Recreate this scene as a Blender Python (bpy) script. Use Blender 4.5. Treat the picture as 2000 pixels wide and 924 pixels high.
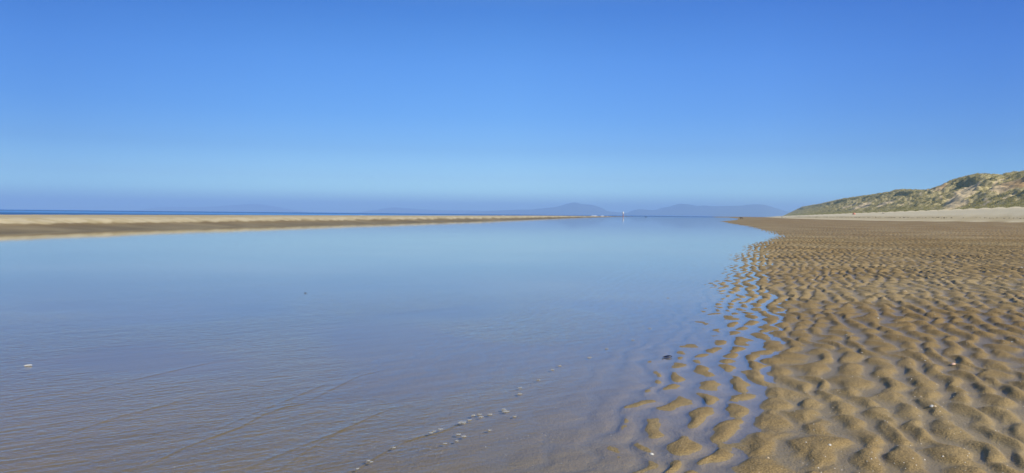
import bpy, math, random
import numpy as np

R = math.radians
sc = bpy.context.scene
for o in list(bpy.data.objects):
    bpy.data.objects.remove(o)
col = sc.collection

# ------------------------------------------------------------------ camera
F_PX, CX, CY = 1455.0, 1000.0, 462.0
EYE = 1.2
PITCH = math.atan(43.2 / F_PX)
ROLL = 0.0097
fwd = np.array([0.0, math.cos(PITCH), -math.sin(PITCH)])
rt0 = np.array([1.0, 0.0, 0.0])
up0 = np.cross(rt0, fwd)
rt = rt0 * math.cos(ROLL) + up0 * math.sin(ROLL)
up = up0 * math.cos(ROLL) - rt0 * math.sin(ROLL)
cam_d = bpy.data.cameras.new('camera')
cam = bpy.data.objects.new('camera', cam_d)
col.objects.link(cam)
from mathutils import Matrix, Vector
cam.matrix_world = Matrix(((rt[0], up[0], -fwd[0], 0), (rt[1], up[1], -fwd[1], 0),
                           (rt[2], up[2], -fwd[2], EYE), (0, 0, 0, 1)))
cam_d.sensor_width = 36.0
cam_d.lens = 36.0 * F_PX / 2000.0
cam_d.clip_start = 0.05
cam_d.clip_end = 120000
sc.camera = cam

# ------------------------------------------------------------------ sky and sun
SUN_EL, SUN_AZ = 34.0, 137.0          # azimuth clockwise from the viewing direction
world = bpy.data.worlds.new('World')
sc.world = world
world.use_nodes = True
wn, wl = world.node_tree.nodes, world.node_tree.links
wn.clear()
w_out = wn.new('ShaderNodeOutputWorld')
bg = wn.new('ShaderNodeBackground')
sky = wn.new('ShaderNodeTexSky')
sky.sky_type = 'NISHITA'
sky.sun_disc = False
sky.sun_elevation = R(SUN_EL)
sky.sun_rotation = R(SUN_AZ)
sky.altitude = 0
sky.air_density = 1.0
sky.dust_density = 0.6
sky.ozone_density = 2.5
bg.inputs['Strength'].default_value = 0.1
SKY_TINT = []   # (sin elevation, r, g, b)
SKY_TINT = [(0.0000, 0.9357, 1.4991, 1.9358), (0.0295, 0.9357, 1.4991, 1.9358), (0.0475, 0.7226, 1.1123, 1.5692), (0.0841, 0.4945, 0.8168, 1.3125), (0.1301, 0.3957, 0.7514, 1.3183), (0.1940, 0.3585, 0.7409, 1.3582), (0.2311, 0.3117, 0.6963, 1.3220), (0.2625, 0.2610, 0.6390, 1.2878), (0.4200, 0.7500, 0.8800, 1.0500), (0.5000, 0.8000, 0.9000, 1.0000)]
SKY_SIDE = [(0.2404, 0.6623, 0.7202, 0.8013), (0.3543, 0.9292, 0.9397, 0.9498), (0.4990, 1.1525, 1.1298, 1.1080), (0.6583, 1.0245, 1.0852, 1.1996), (0.7662, 0.6207, 0.8381, 1.0918)]
#SKYTINT#
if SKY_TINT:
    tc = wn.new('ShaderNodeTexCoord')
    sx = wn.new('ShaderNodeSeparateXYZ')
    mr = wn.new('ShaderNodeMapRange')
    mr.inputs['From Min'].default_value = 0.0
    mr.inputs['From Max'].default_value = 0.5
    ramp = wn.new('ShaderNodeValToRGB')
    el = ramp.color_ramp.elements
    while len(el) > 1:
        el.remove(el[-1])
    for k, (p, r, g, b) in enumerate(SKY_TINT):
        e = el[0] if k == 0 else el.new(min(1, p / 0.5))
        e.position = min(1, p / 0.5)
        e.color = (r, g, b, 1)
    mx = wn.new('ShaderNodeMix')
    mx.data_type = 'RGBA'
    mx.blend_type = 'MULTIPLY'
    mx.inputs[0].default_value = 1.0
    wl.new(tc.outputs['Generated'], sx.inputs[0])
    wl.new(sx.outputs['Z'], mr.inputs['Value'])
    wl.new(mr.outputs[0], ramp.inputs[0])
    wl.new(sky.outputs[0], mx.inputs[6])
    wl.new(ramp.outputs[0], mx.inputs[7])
    ramp2 = wn.new('ShaderNodeValToRGB')
    el = ramp2.color_ramp.elements
    while len(el) > 1:
        el.remove(el[-1])
    for k, (p, r, g, b) in enumerate(SKY_SIDE):
        e = el[0] if k == 0 else el.new(p)
        e.position = p
        e.color = (r, g, b, 1)
    mr2 = wn.new('ShaderNodeMapRange')
    mr2.inputs['From Min'].default_value = -1.0
    mx2 = wn.new('ShaderNodeMix')
    mx2.data_type = 'RGBA'
    mx2.blend_type = 'MULTIPLY'
    mx2.inputs[0].default_value = 1.0
    wl.new(sx.outputs['X'], mr2.inputs['Value'])
    wl.new(mr2.outputs[0], ramp2.inputs[0])
    wl.new(mx.outputs[2], mx2.inputs[6])
    wl.new(ramp2.outputs[0], mx2.inputs[7])
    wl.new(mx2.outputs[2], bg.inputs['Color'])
else:
    wl.new(sky.outputs[0], bg.inputs['Color'])
wl.new(bg.outputs[0], w_out.inputs['Surface'])

sun_d = bpy.data.lights.new('sun', 'SUN')
sun_d.energy = 4.8
sun_d.angle = R(0.53)
sun_d.color = (1.0, 0.92, 0.78)
sun = bpy.data.objects.new('sun', sun_d)
col.objects.link(sun)
sdir = Vector((math.sin(R(SUN_AZ)) * math.cos(R(SUN_EL)), math.cos(R(SUN_AZ)) * math.cos(R(SUN_EL)), math.sin(R(SUN_EL))))
sun.rotation_euler = sdir.to_track_quat('Z', 'Y').to_euler()
sun.location = (0, 0, 500)

sc.view_settings.view_transform = 'Standard'
sc.view_settings.look = 'None'
sc.view_settings.gamma = 1.0
sc.view_settings.exposure = 0.0
sc.view_settings.use_curve_mapping = False
sc.cycles.use_denoising = True
sc.cycles.max_bounces = 8
sc.cycles.transparent_max_bounces = 24
sc.cycles.volume_bounces = 1

rng = np.random.default_rng(7)
random.seed(7)

# ------------------------------------------------------------------ helpers
PERM = np.random.default_rng(11).permutation(4096).astype(np.int64)
ANG = np.random.default_rng(12).random(4096) * 2 * np.pi
GX, GY = np.cos(ANG), np.sin(ANG)

def pn(x, y, seed=0):
    """gradient noise, about -0.7 .. 0.7"""
    xi, yi = np.floor(x).astype(np.int64), np.floor(y).astype(np.int64)
    xf, yf = x - xi, y - yi
    u, v = xf**3 * (xf * (xf * 6 - 15) + 10), yf**3 * (yf * (yf * 6 - 15) + 10)
    def g(ix, iy, dx, dy):
        h = PERM[(PERM[(ix + seed * 131) & 4095] + iy) & 4095]
        return GX[h] * dx + GY[h] * dy
    a = g(xi, yi, xf, yf); b = g(xi + 1, yi, xf - 1, yf)
    c = g(xi, yi + 1, xf, yf - 1); d = g(xi + 1, yi + 1, xf - 1, yf - 1)
    return (a + (b - a) * u) * (1 - v) + (c + (d - c) * u) * v

def fbm(x, y, seed=0, octs=3, gain=0.5):
    s, a = 0, 1.0
    for k in range(octs):
        s = s + a * pn(x * 2**k, y * 2**k, seed + k)
        a *= gain
    return s

def sstep(a, b, x):
    u = np.clip((x - a) / (b - a), 0, 1)
    return u * u * (3 - 2 * u)

def ray(px, py):
    return fwd + (px - CX) / F_PX * rt - (py - CY) / F_PX * up

def at(px, py, z=0.0):
    """ground point at height z seen at a place of the photograph"""
    d = ray(px, py)
    k = (z - EYE) / d[2]
    return np.array([d[0] * k, d[1] * k, z])

def at_depth(px, y):
    d = ray(px, CY)
    return d[0] / d[1] * y, y

def tag(o, label=None, cat=None, group=None, kind=None):
    if label: o['label'] = label
    if cat: o['category'] = cat
    if group: o['group'] = group
    if kind: o['kind'] = kind
    return o

def mesh_np(name, V, Fq, mat=None, parent=None, smooth=True, attrs=None):
    """V (n,3) and faces (m,3) or (m,4) or a list of polygons -> linked object"""
    me = bpy.data.meshes.new(name)
    V = np.asarray(V, dtype=np.float32)
    if isinstance(Fq, np.ndarray):
        m, k = Fq.shape
        me.vertices.add(len(V)); me.vertices.foreach_set('co', V.ravel())
        me.loops.add(m * k); me.loops.foreach_set('vertex_index', Fq.astype(np.int32).ravel())
        me.polygons.add(m)
        me.polygons.foreach_set('loop_start', np.arange(0, m * k, k, dtype=np.int32))
        me.polygons.foreach_set('loop_total', np.full(m, k, dtype=np.int32))
        me.update(calc_edges=True)
    else:
        me.from_pydata([tuple(map(float, v)) for v in V], [], Fq)
        me.update()
    me.polygons.foreach_set('use_smooth', np.full(len(me.polygons), smooth))
    for an, arr in (attrs or {}).items():
        a = me.attributes.new(an, 'FLOAT', 'POINT')
        a.data.foreach_set('value', np.asarray(arr, dtype=np.float32).ravel())
    if mat: me.materials.append(mat)
    o = bpy.data.objects.new(name, me)
    col.objects.link(o)
    if parent: o.parent = parent
    return o

def grid_faces(nr, nc):
    i = np.arange(nr - 1)[:, None] * nc + np.arange(nc - 1)[None, :]
    return np.stack([i, i + 1, i + nc + 1, i + nc], -1).reshape(-1, 4)

class NT:
    """small node-tree writer"""
    def __init__(self, name):
        self.m = bpy.data.materials.new(name)
        self.m.use_nodes = True
        self.n, self.l = self.m.node_tree.nodes, self.m.node_tree.links
        self.n.clear()
        self.out = self.n.new('ShaderNodeOutputMaterial')
    def add(self, t, ins=None, **props):
        nd = self.n.new(t)
        for k, v in props.items(): setattr(nd, k, v)
        for k, v in (ins or {}).items(): self.put(nd.inputs[k], v)
        return nd
    def put(self, sock, v):
        if isinstance(v, bpy.types.NodeSocket): self.l.new(v, sock)
        elif isinstance(v, bpy.types.Node): self.l.new(v.outputs[0], sock)
        elif isinstance(v, (tuple, list)) and sock.type == 'RGBA' and len(v) == 3: sock.default_value = (*v, 1)
        else: sock.default_value = v
    def pos(self): return self.add('ShaderNodeNewGeometry').outputs['Position']
    def attr(self, n): return self.add('ShaderNodeAttribute', attribute_name=n).outputs['Fac']
    def noise(self, vec, scale, detail=2.0, rough=0.5, dist=0.0):
        return self.add('ShaderNodeTexNoise', {'Vector': vec, 'Scale': scale, 'Detail': detail, 'Roughness': rough, 'Distortion': dist}).outputs['Fac']
    def scl(self, vec, s, rotz=0.0):
        return self.add('ShaderNodeMapping', {'Vector': vec, 'Scale': s, 'Rotation': (0, 0, rotz)}).outputs[0]
    def mrange(self, v, a, b, c=0.0, d=1.0):
        return self.add('ShaderNodeMapRange', {'Value': v, 'From Min': a, 'From Max': b, 'To Min': c, 'To Max': d}).outputs[0]
    def mix(self, f, a, b, blend='MIX'):
        nd = self.add('ShaderNodeMix', data_type='RGBA', blend_type=blend)
        self.put(nd.inputs[0], f); self.put(nd.inputs[6], a); self.put(nd.inputs[7], b)
        return nd.outputs[2]
    def math(self, op, a, b=0.0):
        nd = self.add('ShaderNodeMath', operation=op)
        self.put(nd.inputs[0], a); self.put(nd.inputs[1], b)
        return nd.outputs[0]
    def bump(self, h, strength, dist, normal=None):
        ins = {'Height': h, 'Strength': strength, 'Distance': dist}
        if normal is not None: ins['Normal'] = normal
        return self.add('ShaderNodeBump', ins).outputs[0]
    def surf(self, s):
        self.put(self.out.inputs['Surface'], s)
        return self.m

def plain(name, colr, rough=0.6, spec=0.4, var=0.15, scale=8.0):
    t = NT(name)
    tc = t.add('ShaderNodeTexCoord').outputs['Object']
    f = t.noise(tc, scale, 3.0)
    c = t.mix(f, tuple(v * (1 - var) for v in colr), tuple(min(1, v * (1 + var)) for v in colr))
    b = t.add('ShaderNodeBsdfPrincipled', {'Base Color': c, 'Roughness': rough, 'Specular IOR Level': spec})
    return t.surf(b.outputs[0])

# ------------------------------------------------------------------ lie of the land
SD = (0.3162, 0.9487)                 # along the shore
def st(x, y): return SD[0] * x + SD[1] * y, SD[1] * x - SD[0] * y
def xy(s, t): return SD[0] * s + SD[1] * t, SD[1] * s - SD[0] * t

SEA_Z = -0.3
DUNE_FOOT = 79.0
def shore_t(s):
    return np.interp(s, [-50, 0, 5, 10, 22, 34, 50, 65, 100, 140, 185, 260, 320, 450, 1000, 2500],
                     [.0, -.05, -.12, -.05, -.05, .4, 1.5, .8, -1.5, -5.4, -9, -8, -9, -12, -40, -140])
def dry_t(s):
    return np.interp(s, [-50, 150, 216, 271, 400, 620, 900, 2500], [80, 70, 62, 33, 24, 13, 10, 8])
def bank_x(y):
    return np.interp(y, [-20, 0, 35, 60, 154, 397, 700, 900, 2500], [-42, -34.5, -26.3, -22.4, -.8, 41, 105, 152, 500])

def mounds(u, v, seed, jit=.34):
    """rounded mounds packed cell by cell: 0 in the creases, 1 on the tops, with a height per cell"""
    iu, iv = np.floor(u).astype(np.int64), np.floor(v).astype(np.int64)
    f1 = np.full(u.shape, 9.0); f2 = np.full(u.shape, 9.0); hc = np.zeros(u.shape); tu = np.zeros(u.shape)
    for du in (-1, 0, 1):
        for dv in (-1, 0, 1):
            a, b = iu + du, iv + dv
            k = PERM[(PERM[(a + seed * 17) & 4095] + b) & 4095]
            cu = a + .5 + .5 * (b & 1) * .9 + jit * GX[k]
            cv = b + .5 + jit * GY[k]
            d = np.hypot(u - cu, v - cv)
            near = d < f1
            f2 = np.where(near, f1, np.minimum(f2, d))
            hc = np.where(near, (k % 97) / 97.0, hc)
            tu = np.where(near, v - cv, tu)
            f1 = np.where(near, d, f1)
    e = np.clip((f2 - f1) / .62, 0, 1)
    return e * e * (3 - 2 * e) * (1.12 - .40 * f1 * f1), hc, tu

def ripples(x, y, s, t):
    """lumpy tidal ripples, about -1 .. 1"""
    wx = x + 0.10 * fbm(x / .38, y / .38, 3, 2)
    wy = y + 0.10 * fbm(x / .38, y / .38, 6, 2)
    S, T = st(wx, wy)
    gT = np.interp(T, [-400, 1.0, 4.0, 400], [-2000.0, 5.0, 5.0 + 3.0 / .215, 5.0 + 3.0 / .215 + 396 / .24])
    ph = 2 * np.pi * (gT + .55 * pn(S / .50, T / .46, 20) + 1.0 * pn(S / 1.4, T / 1.2, 21))
    a = np.sin(ph) + .04 * np.sin(2 * ph)
    row = ph / (2 * np.pi) + .25                      # crest rows
    m, hc, tu = mounds(S / .40 + .9 * pn(S / 1.1, T / .9, 31), row, 33, .27)
    lump = 2.0 * pn(S / .17, T / .13, 25)
    fine = 2.0 * pn(S / .065, T / .05, 27)
    k = sstep(-.3, .3, pn(x / 2.3, y / 2.3, 28) + .4 * pn(x / .8, y / .8, 29))
    h = .85 * (m - .50) + .12 * (hc - .5) * m + (.28 + .24 * k) * a + .20 * lump + .15 * fine
    h = np.where(h < -.5, -.5 + .35 * (h + .5), h)      # silted, nearly flat troughs
    return np.clip(h, -1.1, 1.5)

def terrain(x, y, fine=True):
    s, t = st(x, y)
    wob = 0.45 * fbm(s / 3.0, t / 3.0, 40, 2) + 0.8 * pn(s / 14.0, t / 14.0, 43)
    wob = wob * np.interp(s, [0, 20, 60], [.7, 1, .6])
    tp = t - shore_t(s) + wob
    td = dry_t(s) + 2.0 * pn(s / 60., t / 60., 44)
    # near the water, then the flat, then the dry slope to the dune foot
    z = np.where(tp < 0, np.maximum(0.013 * tp, -0.10), 0.037 * np.minimum(tp, .9) + .004 * np.minimum(tp, 1.6) + 0.012 * np.clip(tp - 1.6, 0, 7) + 0.004 * np.maximum(tp - 8.6, 0))
    z = np.minimum(z, 0.36)
    u = np.clip((t - td) / np.maximum(DUNE_FOOT - td, 4), 0, 1.0)
    z = z + 5.0 * u**2.2 - 3.5 * sstep(80, 88, t)      # dives under the dune foot
    z = z + 0.035 * pn(s / 7., t / 4., 46) * sstep(1, 10, tp)
    # shoal of low crests just off the shore
    z = z + 0.010 * np.exp(-((s - 26) / 5.0)**2 - ((t + 1.6) / .9)**2)
    amp = 0.0
    rip = np.zeros_like(x)
    if fine:
        rip = ripples(x, y, s, t)
        amp = (0.0178 + .0022 * sstep(.3, 1.8, t) + .008 * sstep(7, 22, np.hypot(x, y))) * sstep(-1.35, 0.0, tp) * (1 - sstep(-12, 2, t - td)) * (1 + .4 * pn(x / 3., y / 3., 48))
        amp = np.maximum(amp, 0.0010 * sstep(-14, -2, tp) * (1 - sstep(-1.35, 0.0, tp)))
        rr = np.hypot(x, y)
        amp = amp * (1 - 0.7 * sstep(60, 260, rr))
        z = z + amp * rip
    # sandbar on the far side of the pool
    b = (bank_x(y) - x) * 0.97 + 0.8 * pn(x / 9., y / 9., 50) + .25 * pn(x / 2.3, y / 2.3, 51)
    scal = 0.9 * pn(x / 3.2, y / 5.0, 52) + .5 * pn(x / 1.1, y / 1.6, 53)
    bs = b + np.where((b > 1.6) & (b < 9), scal * sstep(1.6, 3.4, b) * (1 - sstep(6, 9, b)), 0)
    zb = np.interp(bs, [-8, -1, 0, 3.3, 3.7, 5.4, 7.5, 20, 27, 42, 60], [-.10, -.03, 0, .30, .37, .68, .72, .74, .72, .1, -1.2])
    zb = np.where(zb > 0, zb * np.interp(y, [0, 400, 620, 800, 900], [1, 1, .6, .25, .1]), zb)
    zb = zb + 0.02 * fbm(x / 1.3, y / 1.3, 54, 2) * sstep(5, 8, b) * (1 - sstep(26, 40, b))
    zpool = np.where(b > -8, zb, -.10)
    z = np.where((tp < -3) & (b > -8), np.maximum(z, zb) * (b < 22) + zb * (b >= 22), z)
    # far end of the pool sinks into the sea
    far = sstep(880, 1000, y) * (1 - sstep(-25, -8, t - shore_t(s)))
    z = z * (1 - far) + (-1.2) * far
    return z, dict(tp=tp, td=td, u=u, b=b, rip=rip, amp=amp, s=s, t=t)

# ------------------------------------------------------------------ materials of the setting
def sand_material():
    t = NT('beach_sand')
    p = t.pos()
    wet, dry, pale, trough = t.attr('wet'), t.attr('dry'), t.attr('pale'), t.attr('trough')
    nearf = t.attr('near')
    def fade(v): return t.math('ADD', t.math('MULTIPLY', t.math('SUBTRACT', v, .5), nearf), .5)
    grain = fade(t.noise(p, 120.0, 2.0, .7))
    grain2 = fade(t.noise(p, 55.0, 3.0, .6))
    big = t.noise(p, 1.3, 4.0, .6)
    huge = t.noise(t.scl(p, (.012, .05, .05), R(-18)), 1.0, 4.0, .6)
    moist = t.mix(t.mrange(big, .3, .7), (.245, .166, .064), (.325, .224, .093))
    moist = t.mix(t.mrange(grain, .35, .72), t.mix(1.0, moist, (.50, .48, .45), 'MULTIPLY'), t.mix(1.0, moist, (1.50, 1.46, 1.38), 'MULTIPLY'))
    soaked = t.mix(t.mrange(grain2, .3, .7), (.225, .172, .086), (.285, .215, .108))
    drag = t.noise(t.scl(t.scl(p, (1, 1, 1), R(-34)), (.9, 9.0, 1)), 1.0, 5.0, .65, .3)
    soaked = t.mix(1.0, soaked, t.mix(t.mrange(drag, .3, .7), (.80, .80, .80), (1.10, 1.10, 1.10)), 'MULTIPLY')
    drysand = t.mix(t.mrange(huge, .3, .7), (.48, .385, .205), (.62, .515, .31))
    palesand = (.73, .63, .415)
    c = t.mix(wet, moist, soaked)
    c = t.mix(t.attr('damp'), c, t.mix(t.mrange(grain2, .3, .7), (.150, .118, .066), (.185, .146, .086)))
    c = t.mix(dry, c, t.mix(pale, drysand, palesand))
    speck = t.math('MULTIPLY', t.mrange(t.noise(p, 95.0, 1.0, .5), .74, .78), nearf)
    c = t.mix(t.math('MULTIPLY', speck, .55), c, (.62, .58, .50))
    # damp troughs and soaked sand shine more
    rough = t.math('SUBTRACT', .76, t.math('MULTIPLY', trough, .44))
    spec = t.math('ADD', .18, t.math('MULTIPLY', trough, .42))
    n1 = t.bump(grain, .8, .006)
    n2 = t.bump(grain2, .6, .012, n1)
    b = t.add('ShaderNodeBsdfPrincipled', {'Base Color': c, 'Roughness': rough, 'Specular IOR Level': spec, 'Normal': n2})
    return t.surf(b.outputs[0])

def water_material():
    """a clear film: Fresnel mirror over the sand below"""
    t = NT('pool_water')
    p = t.pos()
    rip, calm = t.attr('riffle'), t.attr('calm')
    q = t.scl(p, (1, 1, 1), R(22))
    f1 = t.noise(t.scl(q, (9, 30, 1)), 1.0, 3.0, .6, .4)
    f2 = t.noise(t.scl(q, (40, 85, 1)), 1.0, 2.0, .6, .3)
    f3 = t.noise(t.scl(p, (1.2, 2.2, 1)), 1.0, 3.0, .5)
    h = t.math('ADD', t.math('MULTIPLY', f1, 1.0), t.math('MULTIPLY', f2, .45))
    nb = t.bump(t.math('MULTIPLY', h, rip), .5, .006)
    nb = t.bump(f3, .06, .01, nb)
    geo = t.add('ShaderNodeNewGeometry')
    dot = t.add('ShaderNodeVectorMath', {0: nb, 1: geo.outputs['Incoming']}, operation='DOT_PRODUCT').outputs['Value']
    cosv = t.math('ABSOLUTE', dot)
    fr = t.math('ADD', t.math('MULTIPLY', t.math('POWER', t.math('SUBTRACT', 1.0, cosv), 4.7), .98), .02)   # Fresnel reflectance of water
    tr = t.add('ShaderNodeBsdfTransparent', {'Color': (.985, .972, .92)})
    gl = t.add('ShaderNodeBsdfGlossy', {'Color': (.96, .97, .955), 'Roughness': .04, 'Normal': nb})
    ms = t.add('ShaderNodeMixShader', {0: fr, 1: tr, 2: gl})
    return t.surf(ms.outputs[0])

def sea_material():
    t = NT('open_sea')
    p = t.pos()
    band = t.noise(t.scl(p, (.0006, .006, 1), R(-6)), 1.0, 4.0, .55)
    sep = t.add('ShaderNodeSeparateXYZ', {0: p})
    off = t.math('ADD', t.math('ADD', sep.outputs['Y'], t.math('MULTIPLY', sep.outputs['X'], .10)), t.math('MULTIPLY', t.math('SUBTRACT', band, .5), 420.0))
    lane = t.add('ShaderNodeValToRGB', {0: t.math('DIVIDE', off, 2000.0)})
    er = lane.color_ramp.elements
    for k, (q, c4) in enumerate([(.0, (.012, .085, .22, 1)), (.16, (.008, .07, .21, 1)), (.21, (.11, .30, .60, 1)), (.38, (.10, .28, .58, 1)), (.48, (.02, .10, .30, 1)), (1, (.02, .10, .30, 1))]):
        e = er[k] if k < 2 else er.new(q)
        e.position = q; e.color = c4
    c = lane.outputs[0]
    w1 = t.noise(t.scl(p, (.05, .35, 1), R(10)), 1.0, 4.0, .6)
    nb = t.bump(w1, .6, .5)
    b = t.add('ShaderNodeBsdfPrincipled', {'Base Color': c, 'Roughness': .32, 'IOR': 1.33, 'Normal': nb})
    return t.surf(b.outputs[0])

# ------------------------------------------------------------------ beach (one sheet)
def radii():
    r, out = 0.6, [0.6]
    while r < 3900:
        step = max(r * r / 1000.0, 0.011)
        if r < 9: step = min(step, 0.055)
        elif r < 42: step = 0.055 + 0.035 * (r - 9) / 33
        else: step = 0.09 + (r - 42) ** 1.25 * 0.016
        r += step
        out.append(r)
    return np.array(out)
RR = radii()
A = np.concatenate([np.linspace(-110, -46, 30, endpoint=False), np.linspace(-46, -8, 260, endpoint=False),
                    np.linspace(-8, 4, 170, endpoint=False), np.linspace(4, 38.5, 690, endpoint=False),
                    np.linspace(38.5, 48, 60, endpoint=False), np.linspace(48, 110, 40)])
rg, ag = np.meshgrid(RR, np.radians(A), indexing='ij')
X, Y = rg * np.sin(ag), rg * np.cos(ag)
Z, info = terrain(X, Y)
u, td, tt, bb, tp = info['u'], info['td'], info['t'], info['b'], info['tp']
fuzz = fbm(X / 5., Y / 5., 60, 3)
dry = sstep(-.04, .14, u + .05 * fuzz)
bank_dry = sstep(.31, .40, Z + .10 * fbm(X / 1.5, Y / .9, 63, 3)) * (bb > 2)
dry = np.maximum(dry, bank_dry * .9)
pale = np.maximum(sstep(.56, .70, u + .05 * fuzz), sstep(.02, .15, u) * (1 - sstep(.2, .3, u)) * .6)
face = fbm(X / 1.6, Y / 1.0, 64, 3)
pale = np.maximum(pale, .5 * bank_dry * (1 - sstep(6, 9, bb)) * sstep(-.25, .15, face))  # sunlit scallops of the bank face painted in as paler sand
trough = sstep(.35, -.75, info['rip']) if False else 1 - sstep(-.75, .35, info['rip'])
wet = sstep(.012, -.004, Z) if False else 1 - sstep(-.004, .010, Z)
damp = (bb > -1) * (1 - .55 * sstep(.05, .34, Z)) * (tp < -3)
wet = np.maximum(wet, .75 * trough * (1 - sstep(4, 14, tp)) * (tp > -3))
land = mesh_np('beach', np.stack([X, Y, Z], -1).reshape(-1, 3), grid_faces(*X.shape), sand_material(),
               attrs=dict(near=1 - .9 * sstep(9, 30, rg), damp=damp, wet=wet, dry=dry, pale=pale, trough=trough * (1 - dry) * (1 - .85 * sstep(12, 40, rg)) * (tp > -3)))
tag(land, 'rippled brown sand beach sloping into the shallow pool', None, None, 'structure')

# ------------------------------------------------------------------ pool of water
def line_ridge(x, y, pts, w, h, lean=.0):
    """wavelet along a polyline: steep on one side, long on the other"""
    best = np.full(x.shape, 1e9); sgn = np.zeros(x.shape); along = np.zeros(x.shape)
    L = 0
    for (ax, ay), (bx, by) in zip(pts[:-1], pts[1:]):
        dx, dy = bx - ax, by - ay
        l = math.hypot(dx, dy)
        k = np.clip(((x - ax) * dx + (y - ay) * dy) / (l * l), 0, 1)
        ex, ey = x - ax - k * dx, y - ay - k * dy
        d = np.hypot(ex, ey)
        m = d < best
        best = np.where(m, d, best)
        sgn = np.where(m, np.sign(ex * dy - ey * dx), sgn)
        along = np.where(m, L + k * l, along)
        L += l
    fade = sstep(0, .18 * L, along) * (1 - sstep(.75 * L, L, along))
    d = best * sgn
    prof = np.where(d > 0, np.exp(-(d / w)**2), np.exp(-np.abs(d) / (8 * w)))
    return h * prof * fade * (.75 + .5 * pn(along * 6, along * 0 + 3.3, 71))

def build_water():
    r, rr = 1.2, [1.2]
    while r < 910:
        step = (.05 if r < 2.8 else max(r * r / 2200.0, .010)) if r < 9 else r * r / 900.0
        if r > 14: step = min(.22 + (r - 14) * .05, 14)
        r += step
        rr.append(min(r, 905))
    rr = np.array(rr)
    a = np.radians(np.concatenate([np.linspace(-62, -38, 60, endpoint=False), np.linspace(-38, 20, 900, endpoint=False), np.linspace(20, 60, 110)]))
    rg, ag = np.meshgrid(rr, a, indexing='ij')
    x, y = rg * np.sin(ag), rg * np.cos(ag)
    s, t = st(x, y)
    near = 1 - sstep(9, 16, rg)
    # direction of the run-off streaks
    ca, sa = math.cos(R(34)), math.sin(R(34))
    p, q = x * ca + y * sa, -x * sa + y * ca
    patch = sstep(-.12, .35, fbm(x / 2.6, y / 2.6, 80, 2) + .28 * (1 - sstep(1.0, 4.5, x + 1.5)))
    patch = patch * (1 - sstep(-1.6, .2, t + .8)) * near
    rid = 1 - np.abs(fbm(p / .55 + .3 * pn(p / .5, q / .2, 84), q / .085, 81, 2))
    z = .0016 * (rid ** 3) * patch
    z = z + (.0015 * fbm(p / .12, q / .035, 86, 2) + .0010 * pn(p / .05, q / .018, 89)) * patch
    z = z + .0007 * fbm(p / 1.2, q / .16, 88, 2) * near
    for pl, w, h in RUNOFF:
        pts = [tuple(at(px, py)[:2]) for px, py in pl]
        z = z + line_ridge(x, y, pts, w * .6, h * .62)
    riffle = np.clip(.10 + .9 * patch, 0, 1) * (1 - .7 * sstep(6, 14, rg))
    keep_v = ((bank_x(y) - x) < 14) & ((t - shore_t(s)) < 14)
    F = grid_faces(*x.shape)
    F = F[keep_v.ravel()[F].any(1)]
    o = mesh_np('water', np.stack([x, y, z], -1).reshape(-1, 3), F, water_material(), attrs=dict(riffle=riffle, calm=riffle * 0))
    tag(o, 'wide calm tidal pool mirroring the blue sky', None, None, 'structure')

RUNOFF = [
    ([(262, 930), (300, 905), (360, 875), (420, 853), (470, 835), (515, 810), (560, 795), (640, 785)], .010, .007),
    ([(455, 930), (520, 900), (600, 868), (660, 845), (735, 810), (785, 790)], .010, .007),
    ([(530, 930), (600, 880), (690, 828)], .008, .005),
    ([(680, 930), (735, 893), (780, 868), (815, 856), (860, 845), (890, 832), (930, 815)], .009, .007),
    ([(60, 872), (160, 838), (240, 812), (330, 790), (400, 765)], .012, .005),
    ([(110, 780), (170, 765), (250, 745), (350, 722), (440, 702)], .012, .005),
    ([(0, 788), (70, 770), (150, 760)], .012, .004),
    ([(400, 850), (480, 815), (590, 770), (650, 745)], .010, .005),
    ([(520, 800), (560, 790), (600, 785), (700, 735), (760, 720)], .010, .005),
]
build_water()

# ------------------------------------------------------------------ open sea
def build_sea():
    xs = np.concatenate([np.linspace(-31000, -3000, 15), np.linspace(-2900, 1200, 160), np.linspace(1500, 31000, 15)])
    ys = np.concatenate([np.linspace(-2800, 80, 8), np.linspace(90, 900, 420), np.geomspace(910, 39000, 60)])
    yg, xg = np.meshgrid(ys, xs, indexing='ij')
    yy = yg + .12 * xg + 25 * fbm(xg / 400., yg / 300., 90, 2)
    z = SEA_Z + 0 * xg
    for y0, hgt, w in ((335, .28, 5), (410, .22, 6), (560, .25, 8), (240, .2, 4), (700, .2, 8)):
        seg = sstep(-.05, .2, pn(xg / 130., xg * 0 + y0, 91))
        z = z + hgt * np.exp(-((yy - y0) / w)**2) * seg
    o = mesh_np('sea', np.stack([xg, yg, z], -1).reshape(-1, 3), grid_faces(*xg.shape), sea_material())
    tag(o, 'deep blue open sea beyond the sandbar', None, None, 'structure')
build_sea()

# ------------------------------------------------------------------ dune ridge
CREST_T = 150.0
def crest_z(s):
    return 1.2 + 1.339 * (-1.2 + np.interp(s / 1.339, [-100, 150, 250, 330, 388, 410, 439, 464, 506, 539, 600, 646, 680, 707, 780, 858, 1131, 1611, 2286, 2380, 2480],
                     [20, 23, 22, 24, 22.6, 23, 19.8, 26.0, 25.2, 22.8, 21.5, 22.7, 24, 25.6, 25, 25.6, 27.9, 27.9, 30.5, 14, 2]))
def blob(s, t, s0, t0, ds, dt, tilt=0.0):
    return np.exp(-(((s - s0 - tilt * (t - t0)) / ds)**2 + ((t - t0) / dt)**2))

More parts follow.
